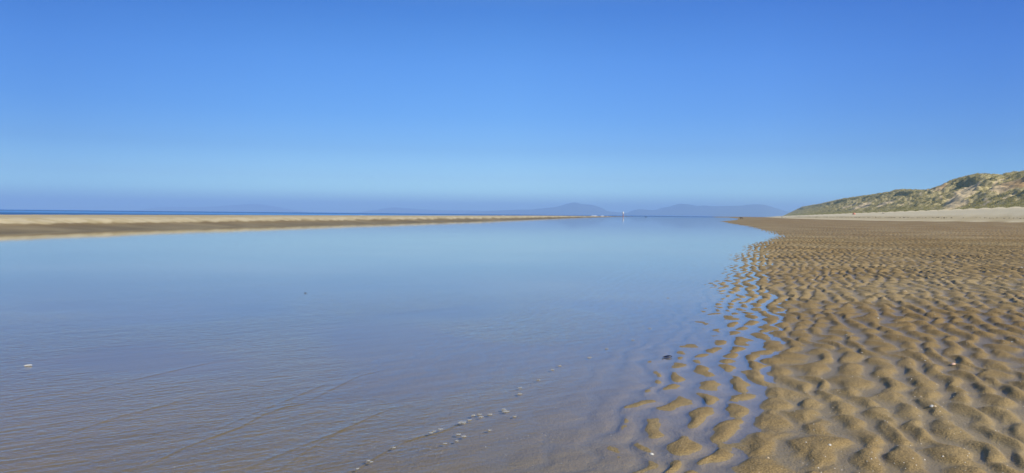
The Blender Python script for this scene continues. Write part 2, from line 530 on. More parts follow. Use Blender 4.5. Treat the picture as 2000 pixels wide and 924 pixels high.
def dune_height(s, t):
    zc = crest_z(s) * 1.0 + 1.3 * fbm(s / 14., t * 0 + 1.7, 100, 3)
    foot = DUNE_FOOT + 2.5 * pn(s / 22., s * 0, 101)
    v = (t - foot) / (CREST_T - foot)
    zf = 4.6
    body = np.interp(v, [-.2, 0, .2, .45, .7, .86, .93, 1.0, 1.15, 1.6, 3], [-.35, -.02, .12, .31, .53, .71, .93, 1.0, .96, .8, .6])
    body2 = np.interp(v, [-.2, 0, .2, .5, .8, 1.0, 1.15, 1.6, 3], [-.35, -.02, .15, .45, .80, 1.0, .97, .8, .6])
    mixs = sstep(-.15, .2, pn(s / 35., s * 0 + 9, 102) + .15 * sstep(560, 700, s))
    z = zf + (zc - zf) * (body * mixs + body2 * (1 - mixs))
    face = sstep(.05, .3, v) * (1 - .75 * sstep(.8, 1.0, v))
    # spurs that run down the face
    sp = s + .35 * (t - foot) + 4 * pn(s / 20., t / 12., 104)
    spur = 1 - 2 * np.abs(pn(sp / 16., t / 55., 103))
    z = z + face * (3.6 * (spur - .52) + 2.0 * fbm(s / 9., t / 9., 105, 3) + 4.0 * blob(s, t, 470, 110, 12, 26, 2.0))
    z = z + .8 * fbm(s / 3.2, t / 3.0, 108, 2) * sstep(.05, .25, v)
    # hollows of bare sand
    z = z - 2.2 * blob(s, t, 500, 113, 34, 28, 3.3) - 2.0 * blob(s, t, 414, 118, 40, 10, 1.5) - 1.8 * blob(s, t, 666, 130, 36, 8, 1.5)
    return z, v

def bare_mask(s, t):
    m = np.maximum.reduce([1.1 * blob(s, t, 500, 113, 30, 28, 3.3), 1.1 * blob(s, t, 414, 118, 45, 13, 1.5), blob(s, t, 666, 130, 44, 8, 1.5),
                           .9 * blob(s, t, 760, 108, 35, 12, 2.), .9 * blob(s, t, 905, 106, 50, 13, 2.), .8 * blob(s, t, 1090, 112, 50, 16, 2.)])
    gaps = sstep(.20, .50, fbm(s / 9. - t * .12, t / 6.5, 125, 3) + .03 * (1 - sstep(84, 104, t)) - .12 * sstep(800, 1300, s))
    return np.maximum(m, .62 * gaps)

def dune_material():
    t = NT('dune_sand')
    p = t.pos()
    veg, och = t.attr('veg'), t.attr('ochre')
    n1, n2 = t.noise(p, .35, 4.0, .6), t.noise(p, 2.2, 3.0, .6)
    sand = t.mix(t.mrange(n1, .3, .7), (.60, .475, .285), (.69, .565, .365))
    sand = t.mix(och, sand, t.mix(n2, (.47, .29, .13), (.58, .41, .22)))
    turf = t.mix(t.mrange(n2, .3, .7), (.34, .295, .14), (.62, .535, .31))
    c = t.mix(veg, sand, turf)
    b = t.add('ShaderNodeBsdfPrincipled', {'Base Color': c, 'Roughness': .95, 'Specular IOR Level': .1, 'Normal': t.bump(n2, .6, .3)})
    return t.surf(b.outputs[0])

def build_dune():
    ss = np.concatenate([np.arange(20, 220, 4.0), np.arange(220, 760, .8), np.arange(760, 1300, 1.6), np.geomspace(1302, 3300, 260)])
    ts = np.concatenate([np.arange(73, 162, .6), np.geomspace(163, 420, 40)])
    sg, tg = np.meshgrid(ss, ts, indexing='ij')
    z, v = dune_height(sg, tg)
    x, y = xy(sg, tg)
    vegn = fbm(sg / 7., tg / 7., 110, 3)
    bm = bare_mask(sg, tg)
    veg = sstep(.0, .10, v + .10 * vegn) * (1 - sstep(.35, .6, bm + .25 * vegn))
    och = np.maximum(blob(sg, tg, 420, 122, 45, 8, 1.5), blob(sg, tg, 670, 133, 44, 6, 1.5)) + .6 * sstep(.75, .85, v) * sstep(.0, .3, fbm(sg / 11., tg / 11., 115, 2))
    o = mesh_np('dune', np.stack([x, y, z], -1).reshape(-1, 3), grid_faces(*x.shape)[:, ::-1], dune_material(),
                attrs=dict(veg=veg, ochre=np.clip(och, 0, 1)))
    tag(o, 'long pale sand dune ridge bordering the beach', None, None, 'structure')
build_dune()

def build_grass():
    def place(n, s0, s1, power):
        s = s0 + (s1 - s0) * rng.random(n) ** power
        t = DUNE_FOOT - 2 + rng.random(n) * 82
        z, v = dune_height(s, t)
        vn = fbm(s / 7., t / 7., 110, 3)
        clump = fbm(s / 3.2, t / 3.2, 118, 2)
        ok = (v + .10 * vn > .015 + .07 * rng.random(n)) & (bare_mask(s, t) + .25 * vn < .42 + .2 * (rng.random(n) - .5)) & (clump + .45 * (rng.random(n) - .5) > -.16)
        return s[ok], t[ok], z[ok]
    S, T, Zz, H = [], [], [], []
    for n, a, b, pw, hh in ((95000, 230, 830, 1.0, .95), (48000, 830, 1500, 1.0, 1.3), (36000, 1500, 3150, 1.0, 2.0)):
        s, t, z = place(n, a, b, pw)
        S.append(s); T.append(t); Zz.append(z); H.append(np.full(len(s), hh * .66))
    S, T, Zz, H = map(np.concatenate, (S, T, Zz, H))
    n, nb = len(S), 4
    x, y = xy(S, T)
    H = H * (.6 + .7 * rng.random(n))
    az = rng.random((n, nb)) * 2 * np.pi
    ln = (.25 + .55 * rng.random((n, nb))) * H[:, None]
    hh = H[:, None] * (.65 + .5 * rng.random((n, nb)))
    w = .13 * H[:, None] * (.7 + .6 * rng.random((n, nb)))
    bx = x[:, None] + .22 * H[:, None] * np.cos(az) * rng.random((n, nb))
    by = y[:, None] + .22 * H[:, None] * np.sin(az) * rng.random((n, nb))
    px, py = -np.sin(az) * w, np.cos(az) * w
    b0 = np.stack([bx - px, by - py, np.broadcast_to(Zz[:, None] - .12, bx.shape)], -1)
    b1 = np.stack([bx + px, by + py, np.broadcast_to(Zz[:, None] - .12, bx.shape)], -1)
    tip = np.stack([bx + np.cos(az) * ln - .15 * H[:, None], by + np.sin(az) * ln, Zz[:, None] + hh], -1)
    V = np.stack([b0, b1, tip], 2).reshape(-1, 3)
    Fc = np.arange(len(V)).reshape(-1, 3)
    tone = np.repeat(np.clip(.5 + .9 * fbm(S / 12., T / 12., 120, 3) + .35 * (rng.random(n) - .5), 0, 1), nb * 3)
    low = np.repeat(1 - sstep(80, 100, T + 3 * pn(S / 15., T / 15., 122)), nb * 3)
    t = NT('marram_grass')
    tn, lo = t.attr('tone'), t.attr('low')
    c = t.mix(tn, (.42, .375, .155), (.76, .665, .32))
    c = t.mix(t.math('MULTIPLY', lo, .35), c, (.20, .24, .08))
    gn = t.add('ShaderNodeNewGeometry').outputs['Normal']
    half = t.add('ShaderNodeVectorMath', {0: gn, 1: (.45, .45, .45)}, operation='MULTIPLY').outputs[0]
    soft = t.add('ShaderNodeVectorMath', {0: t.add('ShaderNodeVectorMath', {0: half, 1: (-.12, -.1, .75)}, operation='ADD').outputs[0]}, operation='NORMALIZE').outputs[0]   # shading normals bent upward so the blades look evenly sunlit
    b = t.add('ShaderNodeBsdfPrincipled', {'Base Color': c, 'Roughness': .7, 'Specular IOR Level': .2, 'Normal': soft})
    trn = t.add('ShaderNodeBsdfTranslucent', {'Color': c})
    m = t.surf(t.add('ShaderNodeMixShader', {0: .45, 1: b.outputs[0], 2: trn.outputs[0]}).outputs[0])
    o = mesh_np('grass', V, Fc, m, smooth=False, attrs=dict(tone=tone, low=low))
    tag(o, 'olive and straw coloured marram grass covering the dune', 'grass', None, 'stuff')
build_grass()

# ------------------------------------------------------------------ far hills across the bay
def build_hill(name, prof, dist, depth, label, seed):
    """prof: silhouette points of the photograph, built as a solid ridge at its real distance"""
    pts = []
    for px, py in prof:
        d = ray(px, py)
        pts.append((d[0] / d[1] * dist, max(SEA_Z - 4, EYE + d[2] / d[1] * dist)))
    xs = np.linspace(pts[0][0], pts[-1][0], 260)
    h = np.interp(xs, [p[0] for p in pts], [p[1] for p in pts])
    k = np.exp(-np.linspace(-2, 2, 9)**2); k /= k.sum()
    h = np.convolve(np.pad(h, 4, 'edge'), k, 'valid')
    ys = np.linspace(-1, 1, 40)
    xg, yg = np.meshgrid(xs, ys, indexing='ij')
    sh = np.cos(yg * np.pi / 2) ** 1.3
    n = fbm(xg / 1500., yg * depth / 1500., seed, 4)
    z = h[:, None] * sh * (1 + .35 * n * (1 - sh)) + 10 * fbm(xg / 400., yg * depth / 400., seed + 5, 2) * sh
    z = np.where(np.abs(yg) > .99, SEA_Z - 6, z)
    t = NT(name + '_heath')
    c = t.mix(t.noise(t.pos(), .002, 4.0), (.05, .075, .03), (.11, .10, .06))
    m = t.surf(t.add('ShaderNodeBsdfPrincipled', {'Base Color': c, 'Roughness': .95}).outputs[0])
    o = mesh_np(name, np.stack([xg, dist + yg * depth, z], -1).reshape(-1, 3), grid_faces(*xg.shape)[:, ::-1], m)
    tag(o, label, None, None, 'structure')

build_hill('hills', [(1225, 420), (1238, 411), (1250, 408.5), (1272, 411), (1286, 409), (1295, 405.5), (1314, 402.5), (1326, 398), (1347, 399.5),
           (1362, 402.5), (1377, 401), (1388, 403), (1415, 402.5), (1445, 402), (1463, 399.5), (1475, 399), (1487, 399.5), (1505, 406),
           (1523, 412), (1542, 414), (1570, 418), (1600, 424)], 26000, 2500, 'long blue hazy range of flat-topped hills across the bay', 130)
build_hill('hills', [(900, 418), (930, 413), (960, 411.5), (1000, 410), (1037, 409), (1062, 407), (1087, 404), (1098, 401.5), (1106, 398.5), (1120, 395), (1130, 397),
           (1137, 399), (1156, 400), (1166, 403), (1175, 407), (1181, 412), (1200, 414), (1225, 416), (1245, 419)], 27500, 2300, 'blue hazy peak with a pointed summit across the bay', 140)
build_hill('hills', [(700, 417), (725, 411.5), (738, 410), (756, 406.5), (770, 405), (790, 406.5), (825, 409), (870, 410.5), (925, 411), (985, 416)], 34000, 2000,
           'very faint low hills left of the pointed peak', 150)
build_hill('hills', [(280, 413), (298, 406.5), (312, 404), (335, 403.5), (370, 405), (410, 404), (450, 401), (490, 398.5), (510, 399), (535, 403), (560, 408), (600, 415)], 37000, 1500,
           'barely visible hazy hills on the horizon over the open sea', 160)

# ------------------------------------------------------------------ haze over the bay
HAZE_D = 7.5e-5
def build_haze():
    x0, x1, y0, y1, z0, z1 = -32000, 32000, -3000, 40500, -8.0, 540.0
    V = [(x, y, z) for z in (z0, z1) for y in (y0, y1) for x in (x0, x1)]
    Fc = [(0, 2, 3, 1), (4, 5, 7, 6), (0, 1, 5, 4), (2, 6, 7, 3), (0, 4, 6, 2), (1, 3, 7, 5)]
    t = NT('sea_haze')
    v = t.add('ShaderNodeVolumePrincipled', {'Color': (.46, .70, .99), 'Density': HAZE_D, 'Anisotropy': 0.0})
    t.put(t.out.inputs['Volume'], v.outputs[0])
    o = mesh_np('haze', V, Fc, t.m, smooth=False)
    tag(o, 'thin blue haze over the bay', 'haze', None, 'stuff')
build_haze()
#OBJECTS#
# ------------------------------------------------------------------ things on the beach
import bmesh

def ground_z(x, y):
    z, _ = terrain(np.array([[float(x)]]), np.array([[float(y)]]))
    return float(z[0, 0])

def on_sand(px, py, z=0.0):
    """ground point below a place of the photograph"""
    for _ in range(5):
        p = at(px, py, z)
        z = ground_z(p[0], p[1])
    return np.array([p[0], p[1], z])

def empty(name, loc, rz=0.0, sc_=1.0):
    o = bpy.data.objects.new(name, None)
    col.objects.link(o)
    o.location = loc; o.rotation_euler = (0, 0, rz); o.scale = (sc_,) * 3
    o.empty_display_size = .2
    return o

def skin_mesh(name, pts, edges, rad, mat, parent, sub=2):
    me = bpy.data.meshes.new(name)
    me.from_pydata(pts, edges, [])
    o = bpy.data.objects.new(name, me)
    col.objects.link(o)
    m = o.modifiers.new('skin', 'SKIN'); m.use_smooth_shade = True
    for k, r in enumerate(rad):
        v = me.skin_vertices[0].data[k]
        v.radius = r if isinstance(r, tuple) else (r, r)
        v.use_root = (k == 0)
    s2 = o.modifiers.new('sub', 'SUBSURF'); s2.levels = sub; s2.render_levels = sub
    dg = bpy.context.evaluated_depsgraph_get()
    em = bpy.data.meshes.new_from_object(o.evaluated_get(dg))
    o.modifiers.clear()
    o.data = em
    em.materials.clear(); em.materials.append(mat)
    em.polygons.foreach_set('use_smooth', np.full(len(em.polygons), True))
    o.parent = parent
    return o

# ---- foam
M_FOAM = None
def foam_material():
    t = NT('foam_froth')
    p = t.add('ShaderNodeTexCoord').outputs['Object']
    f = t.noise(p, 90.0, 2.0)
    c = t.mix(f, (.40, .40, .38), (.62, .61, .57))
    b = t.add('ShaderNodeBsdfPrincipled', {'Base Color': c, 'Roughness': .25, 'Specular IOR Level': .5})
    tr = t.add('ShaderNodeBsdfTransparent')
    return t.surf(t.add('ShaderNodeMixShader', {0: t.mrange(f, .35, .65, .40, .68), 1: b.outputs[0], 2: tr.outputs[0]}).outputs[0])
M_FOAM = foam_material()

def bubble_cluster(rx, ry, n, seed):
    """a raft of half-submerged bubbles: V, F"""
    rg_ = np.random.default_rng(seed)
    V, Fc = [], []
    for k in range(n):
        for _ in range(20):
            ux, uy = rg_.uniform(-1, 1, 2)
            if ux * ux + uy * uy < 1: break
        edge = 1 - .6 * (ux * ux + uy * uy)
        r = rg_.uniform(.4, 1.0) * .0085 * (.6 + .4 * edge) * (1 if max(rx, ry) > .03 else .8)
        cx, cy = ux * rx, uy * ry
        base = len(V)
        V.append((cx, cy, r * .42))
        for j, (q, zz) in enumerate(((.55, .34), (.88, .18), (1.0, -.05))):
            for i in range(8):
                a = i * math.pi / 4 + j * .3
                V.append((cx + q * r * math.cos(a), cy + q * r * math.sin(a), zz * r))
        for i in range(8):
            i2 = (i + 1) % 8
            Fc.append((base, base + 1 + i, base + 1 + i2))
            for j in range(2):
                a, b = base + 1 + 8 * j, base + 9 + 8 * j
                Fc.append((a + i, b + i, b + i2, a + i2))
    return V, Fc

FOAM = [  # photo x, y, width in photo pixels, label
    (903, 825, 25, 'largest ragged raft of pale foam in the middle of the drift line'),
    (917, 820, 10, 'small foam patch on the right shoulder of the largest foam raft'),
    (924, 811, 12, 'pale foam patch at the left end of the touching trio right of the largest raft'),
    (936, 809, 14, 'pale rounded foam patch at the top of the touching trio of patches'),
    (940, 814, 12, 'pale foam patch at the bottom of the touching trio of patches'),
    (957, 809, 15, 'lone oval foam patch between the touching trio and the long thin pair'),
    (984, 799, 13, 'upper shorter strip of the two thin foam strips at the drift line end'),
    (988, 803, 20, 'lower longer strip of the two thin foam strips at the drift line end'),
    (1005, 813, 9, 'tiny foam patch just below the right end of the two thin foam strips'),
    (860, 838, 14, 'solid pale foam patch where the dark wavelet line begins'),
    (841, 845, 11, 'lower left foam patch of the close pair along the dark wavelet line'),
    (848, 842, 10, 'upper right foam patch of the close pair along the dark wavelet line'),
    (895, 848, 14, 'left foam patch of the pair floating below the drift line'),
    (906, 852, 13, 'right foam patch of the pair floating below the drift line'),
    (956, 840, 9, 'small lone foam patch far below the lone oval patch'),
    (869, 866, 10, 'faint thin brownish foam patch below and left of the floating pair'),
    (892, 861, 8, 'faint thin foam streak directly below the floating pair'),
    (1015, 769, 13, 'lower brighter foam patch of the upright pair above the thin strips'),
    (1016, 757, 10, 'upper smaller foam patch of the upright pair above the thin strips'),
    (1052, 742, 10, 'lone foam patch halfway between the upright pair and the paired flecks up the line'),
    (1079, 722, 10, 'lower left foam patch of the paired flecks high up the drift line'),
    (1093, 714, 10, 'upper right foam patch of the paired flecks high up the drift line'),
    (1151, 698, 12, 'wide sparkling foam patch left of the dark blue mussel shell'),
    (1185, 681, 10, 'bright round foam patch just beyond the wide sparkling patch'),
    (1236, 664, 10, 'grey foam patch in open water beyond and left of the mussel shell'),
    (1269, 641, 9, 'small dark rimmed foam patch beyond the grey one in open water'),
    (1305, 582, 9, 'tiny upright sparkle of foam in the blue water farther out'),
    (1403, 567, 11, 'brightest star shaped sparkle of foam close to the sand islands'),
    (719, 899, 10, 'upper foam patch of the pair at the near end of the dark wavelet'),
    (725, 902, 9, 'lower foam patch of the pair at the near end of the dark wavelet'),
    (769, 874, 9, 'small foam patch halfway down the dark wavelet line'),
    (698, 915, 7, 'smallest foam patch on the wavelet at the very bottom edge'),
]
for k, (px, py, w, lab) in enumerate(FOAM):
    P = at(px, py, 0.003)
    D = P[1]
    rx = .5 * w / F_PX * D * .64
    ry = rx * random.uniform(.8, 1.3)
    V, Fc = bubble_cluster(rx, ry, int(20 + 1500 * rx), 300 + k)
    o = mesh_np('foam_patch', V, Fc, M_FOAM)
    o.location = P
    tag(o, lab, 'foam', 'foam patches drifting on the shallow water')

# scattered single bubbles and flecks, too many to count
def scatter_flecks():
    rg_ = np.random.default_rng(55)
    V, Fc = [], []
    n = 0
    while n < 600:
        r = 3.2 + 8.5 * rg_.random() ** 1.8
        a = R(rg_.uniform(-36, 14))
        x, y = r * math.sin(a), r * math.cos(a)
        s_, t_ = st(x, y)
        if t_ > .1: continue
        q = rg_.uniform(.0014, .0034) * (1.6 if rg_.random() < .08 else 1)
        b = len(V)
        sp = [(math.cos(j * math.pi / 3), math.sin(j * math.pi / 3)) for j in range(6)]
        V += [(x, y, .003 + q * .9)] + [(x + q * c, y + q * s1, .002) for c, s1 in sp]
        Fc += [(b, b + 1 + j, b + 1 + (j + 1) % 6) for j in range(6)]
        n += 1
    o = mesh_np('foam', V, Fc, M_FOAM)
    tag(o, 'tiny white bubbles sprinkled over the shallow water', 'foam flecks', None, 'stuff')
scatter_flecks()

def scatter_grit():
    rg_ = np.random.default_rng(56)
    m = plain('shell_grit', (.66, .60, .50), .5, .4, .3, 60)
    V, Fc, n = [], [], 0
    pts = []
    while len(pts) < 520:
        r = 3.3 + 11 * rg_.random() ** 1.5
        a = R(rg_.uniform(6, 38))
        x, y = r * math.sin(a), r * math.cos(a)
        s_, t_ = st(x, y)
        if t_ < .2: continue
        pts.append((x, y))
    pa = np.array(pts)
    zz = terrain(pa[:, :1], pa[:, 1:])[0].ravel()
    for (x, y), z in zip(pts, zz):
        q = rg_.uniform(.002, .0048) * (1.7 if rg_.random() < .06 else 1)
        b = len(V); a0 = rg_.uniform(0, 6.28)
        ring = [(math.cos(a0 + j * 1.257) * q * rg_.uniform(.7, 1.3), math.sin(a0 + j * 1.257) * q * rg_.uniform(.7, 1.3)) for j in range(5)]
        V += [(x, y, z + q * .9)] + [(x + c, y + d, z - .001) for c, d in ring]
        Fc += [(b, b + 1 + j, b + 1 + (j + 1) % 5) for j in range(5)]
    o = mesh_np('gravel', V, Fc, m, smooth=False)
    tag(o, 'tiny pale shell fragments strewn over the rippled sand', 'shell grit', None, 'stuff')
scatter_grit()

# ---- shells
def shell_fan(name, size, mat, ribs=14, dome=.32):
    """cockle valve: ribbed dome with a beak"""
    na, nr = ribs * 4, 9
    V, Fc = [], []
    for i in range(nr):
        q = i / (nr - 1)
        for j in range(na):
            a = 2 * math.pi * j / na
            rr = size * .5 * q * (1 + .05 * math.cos(ribs * a) * q) * (1 - .12 * math.sin(a))
            z = size * dome * (1 - q ** 2.2) + size * .012 * math.cos(ribs * a) * q
            V.append((rr * math.cos(a) * 1.12, rr * math.sin(a) - size * .12 * (1 - q), z))
    for i in range(nr - 1):
        for j in range(na):
            k = (j + 1) % na
            Fc.append((i * na + j, i * na + k, (i + 1) * na + k, (i + 1) * na + j))
    o = mesh_np(name, V, Fc, mat)
    md = o.modifiers.new('thick', 'SOLIDIFY'); md.thickness = size * .05
    return o

def shell_long(name, L, W, H, mat, pointed=.0, curve=.0):
    """half tube valve (razor or mussel)"""
    nu, nv = 22, 12
    V, Fc = [], []
    for i in range(nu):
        u_ = i / (nu - 1)
        w = max(.02, math.sin(math.pi * min(1, max(0, .02 + .96 * u_))) ** (.35 if not pointed else .6))
        if pointed: w *= (.35 + .75 * u_ ** .8)
        for j in range(nv):
            a = math.pi * j / (nv - 1)
            V.append(((u_ - .5) * L, math.cos(a) * W * .5 * w + curve * L * math.sin(math.pi * u_), math.sin(a) * H * w))
    for i in range(nu - 1):
        for j in range(nv - 1):
            b = i * nv + j
            Fc.append((b, b + 1, b + nv + 1, b + nv))
    o = mesh_np(name, V, Fc, mat)
    md = o.modifiers.new('thick', 'SOLIDIFY'); md.thickness = .0022
    return o

m_navy = plain('mussel_blue', (.012, .018, .05), .35, .5, .4, 40)
m_white = plain('shell_white', (.62, .60, .54), .5, .4, .15, 60)
m_pink = plain('shell_pink', (.78, .52, .36), .45, .4, .15, 60)
m_tan = plain('shell_tan', (.62, .47, .27), .5, .4, .2, 60)

P = at(1303, 698.5, 0.0)
o = shell_long('mussel_shell', .085, .040, .016, m_navy, pointed=1)
o.location = (P[0], P[1], .006); o.rotation_euler = (R(18), R(-3), R(6))
tag(o, 'dark blue mussel shell lying in the shallow water among small sand islands', 'shell')
o = shell_long('mussel_shell', .020, .012, .006, m_navy, pointed=1)
P = at(1295, 701.5, 0.0)
o.location = (P[0], P[1], .003); o.rotation_euler = (0, 0, R(20))
tag(o, 'tiny dark shell chip beside the left end of the big mussel shell', 'shell')
P = at(55, 715, 0.0)
o = shell_long('razor_shell', .058, .014, .007, m_white, curve=.06)
o.location = (P[0], P[1], .004); o.rotation_euler = (R(-8), R(-4), R(10))
tag(o, 'narrow white razor shell floating on the shallow water', 'shell')
P = at(596, 573, 0.0)
o = shell_long('seaweed_scrap', .040, .022, .010, plain('weed_brown', (.035, .028, .02), .5, .4, .3, 40), pointed=1, curve=.15)
o.location = (P[0], P[1], .004); o.rotation_euler = (0, 0, R(5))
tag(o, 'small dark scrap of seaweed alone on the open water', 'seaweed')
SHELLS = [
    (1861, 712, .042, m_pink, 'round pinkish orange shell in a dark hollow of the rippled sand'),
    (1820, 794, .030, m_white, 'chipped white shell between ripples below the pinkish orange shell'),
    (1826, 794, .020, m_tan, 'small tan shell chip touching the chipped white shell'),
    (1767, 574, .085, m_tan, 'long tan shell lying on the middle of the rippled sand'),
    (1587, 547, .040, m_white, 'bright white round shell standing alone beyond the small pools'),
    (1715, 622, .026, m_white, 'white shell in a damp trough beside the narrow pools'),
    (1653, 654, .024, m_white, 'white shell on a crest below the narrow pools'),
    (1976, 663, .030, m_white, 'white shell near the right end of the rippled sand'),
    (1995, 523, .060, m_white, 'pale shell far off near the right edge of the rippled sand'),
    (1273, 887, .026, m_white, 'flat white shell under water between the two lowest sand islands'),
    (1621, 870, .018, m_white, 'white shell speck on a big ripple near the bottom edge'),
    (1500, 895, .018, m_tan, 'tan shell speck low on the near ripples at the bottom edge'),
]
for k, (px, py, sz, m, lab) in enumerate(SHELLS):
    P = on_sand(px, py)
    o = shell_fan('cockle_shell', sz * .8, m) if sz < .08 else shell_long('clam_shell', sz, sz * .45, sz * .22, m, pointed=1)
    o.location = (P[0], P[1], P[2] + (.001 if sz < .08 else .003))
    o.rotation_euler = (R(random.uniform(-22, 10)), R(random.uniform(-12, 12)), R(random.uniform(0, 360)) if sz < .08 else R(8))
    tag(o, lab, 'shell', 'shells on the rippled sand')

# ---- far marker at the tip of the sandbar
def cyl(name, r0, r1, z0, z1, mat, parent, n=14, x=0.0, y=0.0):
    V = [(x + r * math.cos(2 * math.pi * k / n), y + r * math.sin(2 * math.pi * k / n), z) for r, z in ((r0, z0), (r1, z1)) for k in range(n)]
    Fc = [(k, (k + 1) % n, n + (k + 1) % n, n + k) for k in range(n)] + [tuple(range(n, 2 * n)), tuple(range(n - 1, -1, -1))]
    return mesh_np(name, V, Fc, mat, parent, smooth=False)

def lathe(name, prof, mat, parent, n=18):
    V = [(r * math.cos(2 * math.pi * k / n), r * math.sin(2 * math.pi * k / n), z) for r, z in prof for k in range(n)]
    Fc = [(i * n + k, i * n + (k + 1) % n, (i + 1) * n + (k + 1) % n, (i + 1) * n + k) for i in range(len(prof) - 1) for k in range(n)]
    return mesh_np(name, V, Fc, mat, parent)

mx_, my_ = at_depth(1216.5, 690)
mk = empty('marker_post', (mx_, my_, -.1))
cyl('post', .34, .30, -.3, 2.6, plain('rusty_paint', (.36, .17, .13), .7, .3, .3, 3), mk)
lathe('topmark', [(.05, 2.5), (.45, 2.65), (.62, 3.1), (.68, 3.7), (.60, 4.25), (.40, 4.65), (.05, 4.8)], plain('white_paint', (.62, .63, .64), .6, .3, .06, 2), mk)
tag(mk, 'slim reddish marker post with rounded white top off the far tip of the sandbar', 'marker post')

# ---- people and a dog far along the beach
m_skin = plain('skin', (.45, .28, .20), .6, .3, .08)
def person(loc, rz, jacket, trousers, hair, label, scale=1.0, stride=.18):
    e = empty('person', loc, rz, scale)
    pts = [(0, 0, .95), (0, 0, 1.18), (0, 0, 1.42), (0, .01, 1.52), (0, .02, 1.62), (0, .02, 1.73),
           (.11, 0, .90), (.12, stride * .5, .50), (.12, stride * .3 - .04, .09), (.12, stride * .3 + .13, .04),
           (-.11, 0, .90), (-.12, -stride * .3, .50), (-.12, -stride * 1.2, .11), (-.12, -stride * 1.2 + .15, .04),
           (.20, 0, 1.40), (.26, -.06, 1.12), (.25, .08, .88), (.25, .12, .78),
           (-.20, 0, 1.40), (-.26, .05, 1.12), (-.25, .16, .90), (-.25, .21, .81)]
    ed = [(0, 1), (1, 2), (2, 3), (3, 4), (4, 5), (0, 6), (6, 7), (7, 8), (8, 9), (0, 10), (10, 11), (11, 12), (12, 13),
          (2, 14), (14, 15), (15, 16), (16, 17), (2, 18), (18, 19), (19, 20), (20, 21)]
    rd = [(.16, .11), (.14, .10), (.15, .10), .055, .095, .07, .095, .062, .045, .04, .095, .062, .045, .04,
          .06, .045, .035, .032, .06, .045, .035, .032]
    skin_mesh('body', pts, ed, rd, m_skin, e)
    j = [0, 1, 2, 14, 15, 16, 18, 19, 20]
    je = [(0, 1), (1, 2), (2, 3), (3, 4), (4, 5), (2, 6), (6, 7), (7, 8)]
    skin_mesh('jacket', [pts[k] for k in j], je, [(.19, .14), (.17, .13), (.18, .13), .08, .062, .052, .08, .062, .052], jacket, e)
    q = [0, 6, 7, 8, 10, 11, 12]
    skin_mesh('trousers', [pts[k] for k in q], [(0, 1), (1, 2), (2, 3), (0, 4), (4, 5), (5, 6)], [(.175, .125), .11, .08, .065, .11, .08, .065], trousers, e)
    skin_mesh('hair', [(0, 0, 1.70), (0, -.01, 1.78)], [(0, 1)], [.10, .075], hair, e)
    tag(e, label, 'person')
    return e

m_dark = plain('dark_cloth', (.03, .035, .05), .8, .2)
m_navyc = plain('navy_cloth', (.03, .045, .10), .8, .2)
m_lilac = plain('pale_cloth', (.55, .55, .68), .8, .2)
m_grey = plain('grey_cloth', (.22, .22, .26), .8, .2)
m_hair = plain('dark_hair', (.03, .02, .015), .6, .3)
x_, y_ = at_depth(1526.5, 640)
person((x_, y_, ground_z(x_, y_)), R(20), m_dark, m_navyc, m_hair, 'tiny dark clothed person walking on the far beach near the dune end')
x_, y_ = at_depth(1533, 700)
person((x_, y_, ground_z(x_, y_)), R(30), m_lilac, m_grey, m_hair, 'tiny pale clothed person walking beside the dark clothed one on the far beach', .85)

def dog(loc, rz, scale):
    e = empty('dog', loc, rz, scale)
    pts = [(-.36, 0, .60), (-.12, 0, .59), (.16, 0, .58), (.32, 0, .60), (.44, 0, .72), (.53, 0, .80), (.60, 0, .79), (.72, 0, .75),
           (-.48, 0, .62), (-.62, 0, .70), (-.72, 0, .80),
           (.24, .11, .50), (.27, .12, .28), (.30, .12, .06), (.34, .12, .025),
           (.24, -.11, .50), (.20, -.12, .28), (.14, -.12, .08), (.18, -.12, .025),
           (-.36, .11, .48), (-.28, .12, .33), (-.44, .12, .20), (-.40, .12, .04), (-.35, .12, .025),
           (-.36, -.11, .48), (-.32, -.12, .32), (-.52, -.12, .22), (-.55, -.12, .05), (-.50, -.12, .025)]
    ed = [(0, 1), (1, 2), (2, 3), (3, 4), (4, 5), (5, 6), (6, 7), (0, 8), (8, 9), (9, 10),
          (2, 11), (11, 12), (12, 13), (13, 14), (2, 15), (15, 16), (16, 17), (17, 18),
          (0, 19), (19, 20), (20, 21), (21, 22), (22, 23), (0, 24), (24, 25), (25, 26), (26, 27), (27, 28)]
    rd = [(.12, .13), (.12, .12), (.13, .17), (.11, .14), .085, .085, .075, .042, .05, .03, .02] + [.065, .042, .03, .03] * 2 + [.085, .055, .034, .027, .03] * 2
    m = plain('black_fur', (.012, .012, .014), .7, .3)
    skin_mesh('body', pts, ed, rd, m, e)
    for sgn in (-1, 1):
        skin_mesh('ear', [(.54, .06 * sgn, .86), (.52, .10 * sgn, .80), (.53, .11 * sgn, .74)], [(0, 1), (1, 2)], [.03, .03, .015], m, e, 1)
    tag(e, 'tiny black dog walking at the tip of the brown sand spit', 'dog')
x_, y_ = at_depth(1447, 330)
dog((x_, y_, ground_z(x_, y_) - .01), R(172), 1.15)

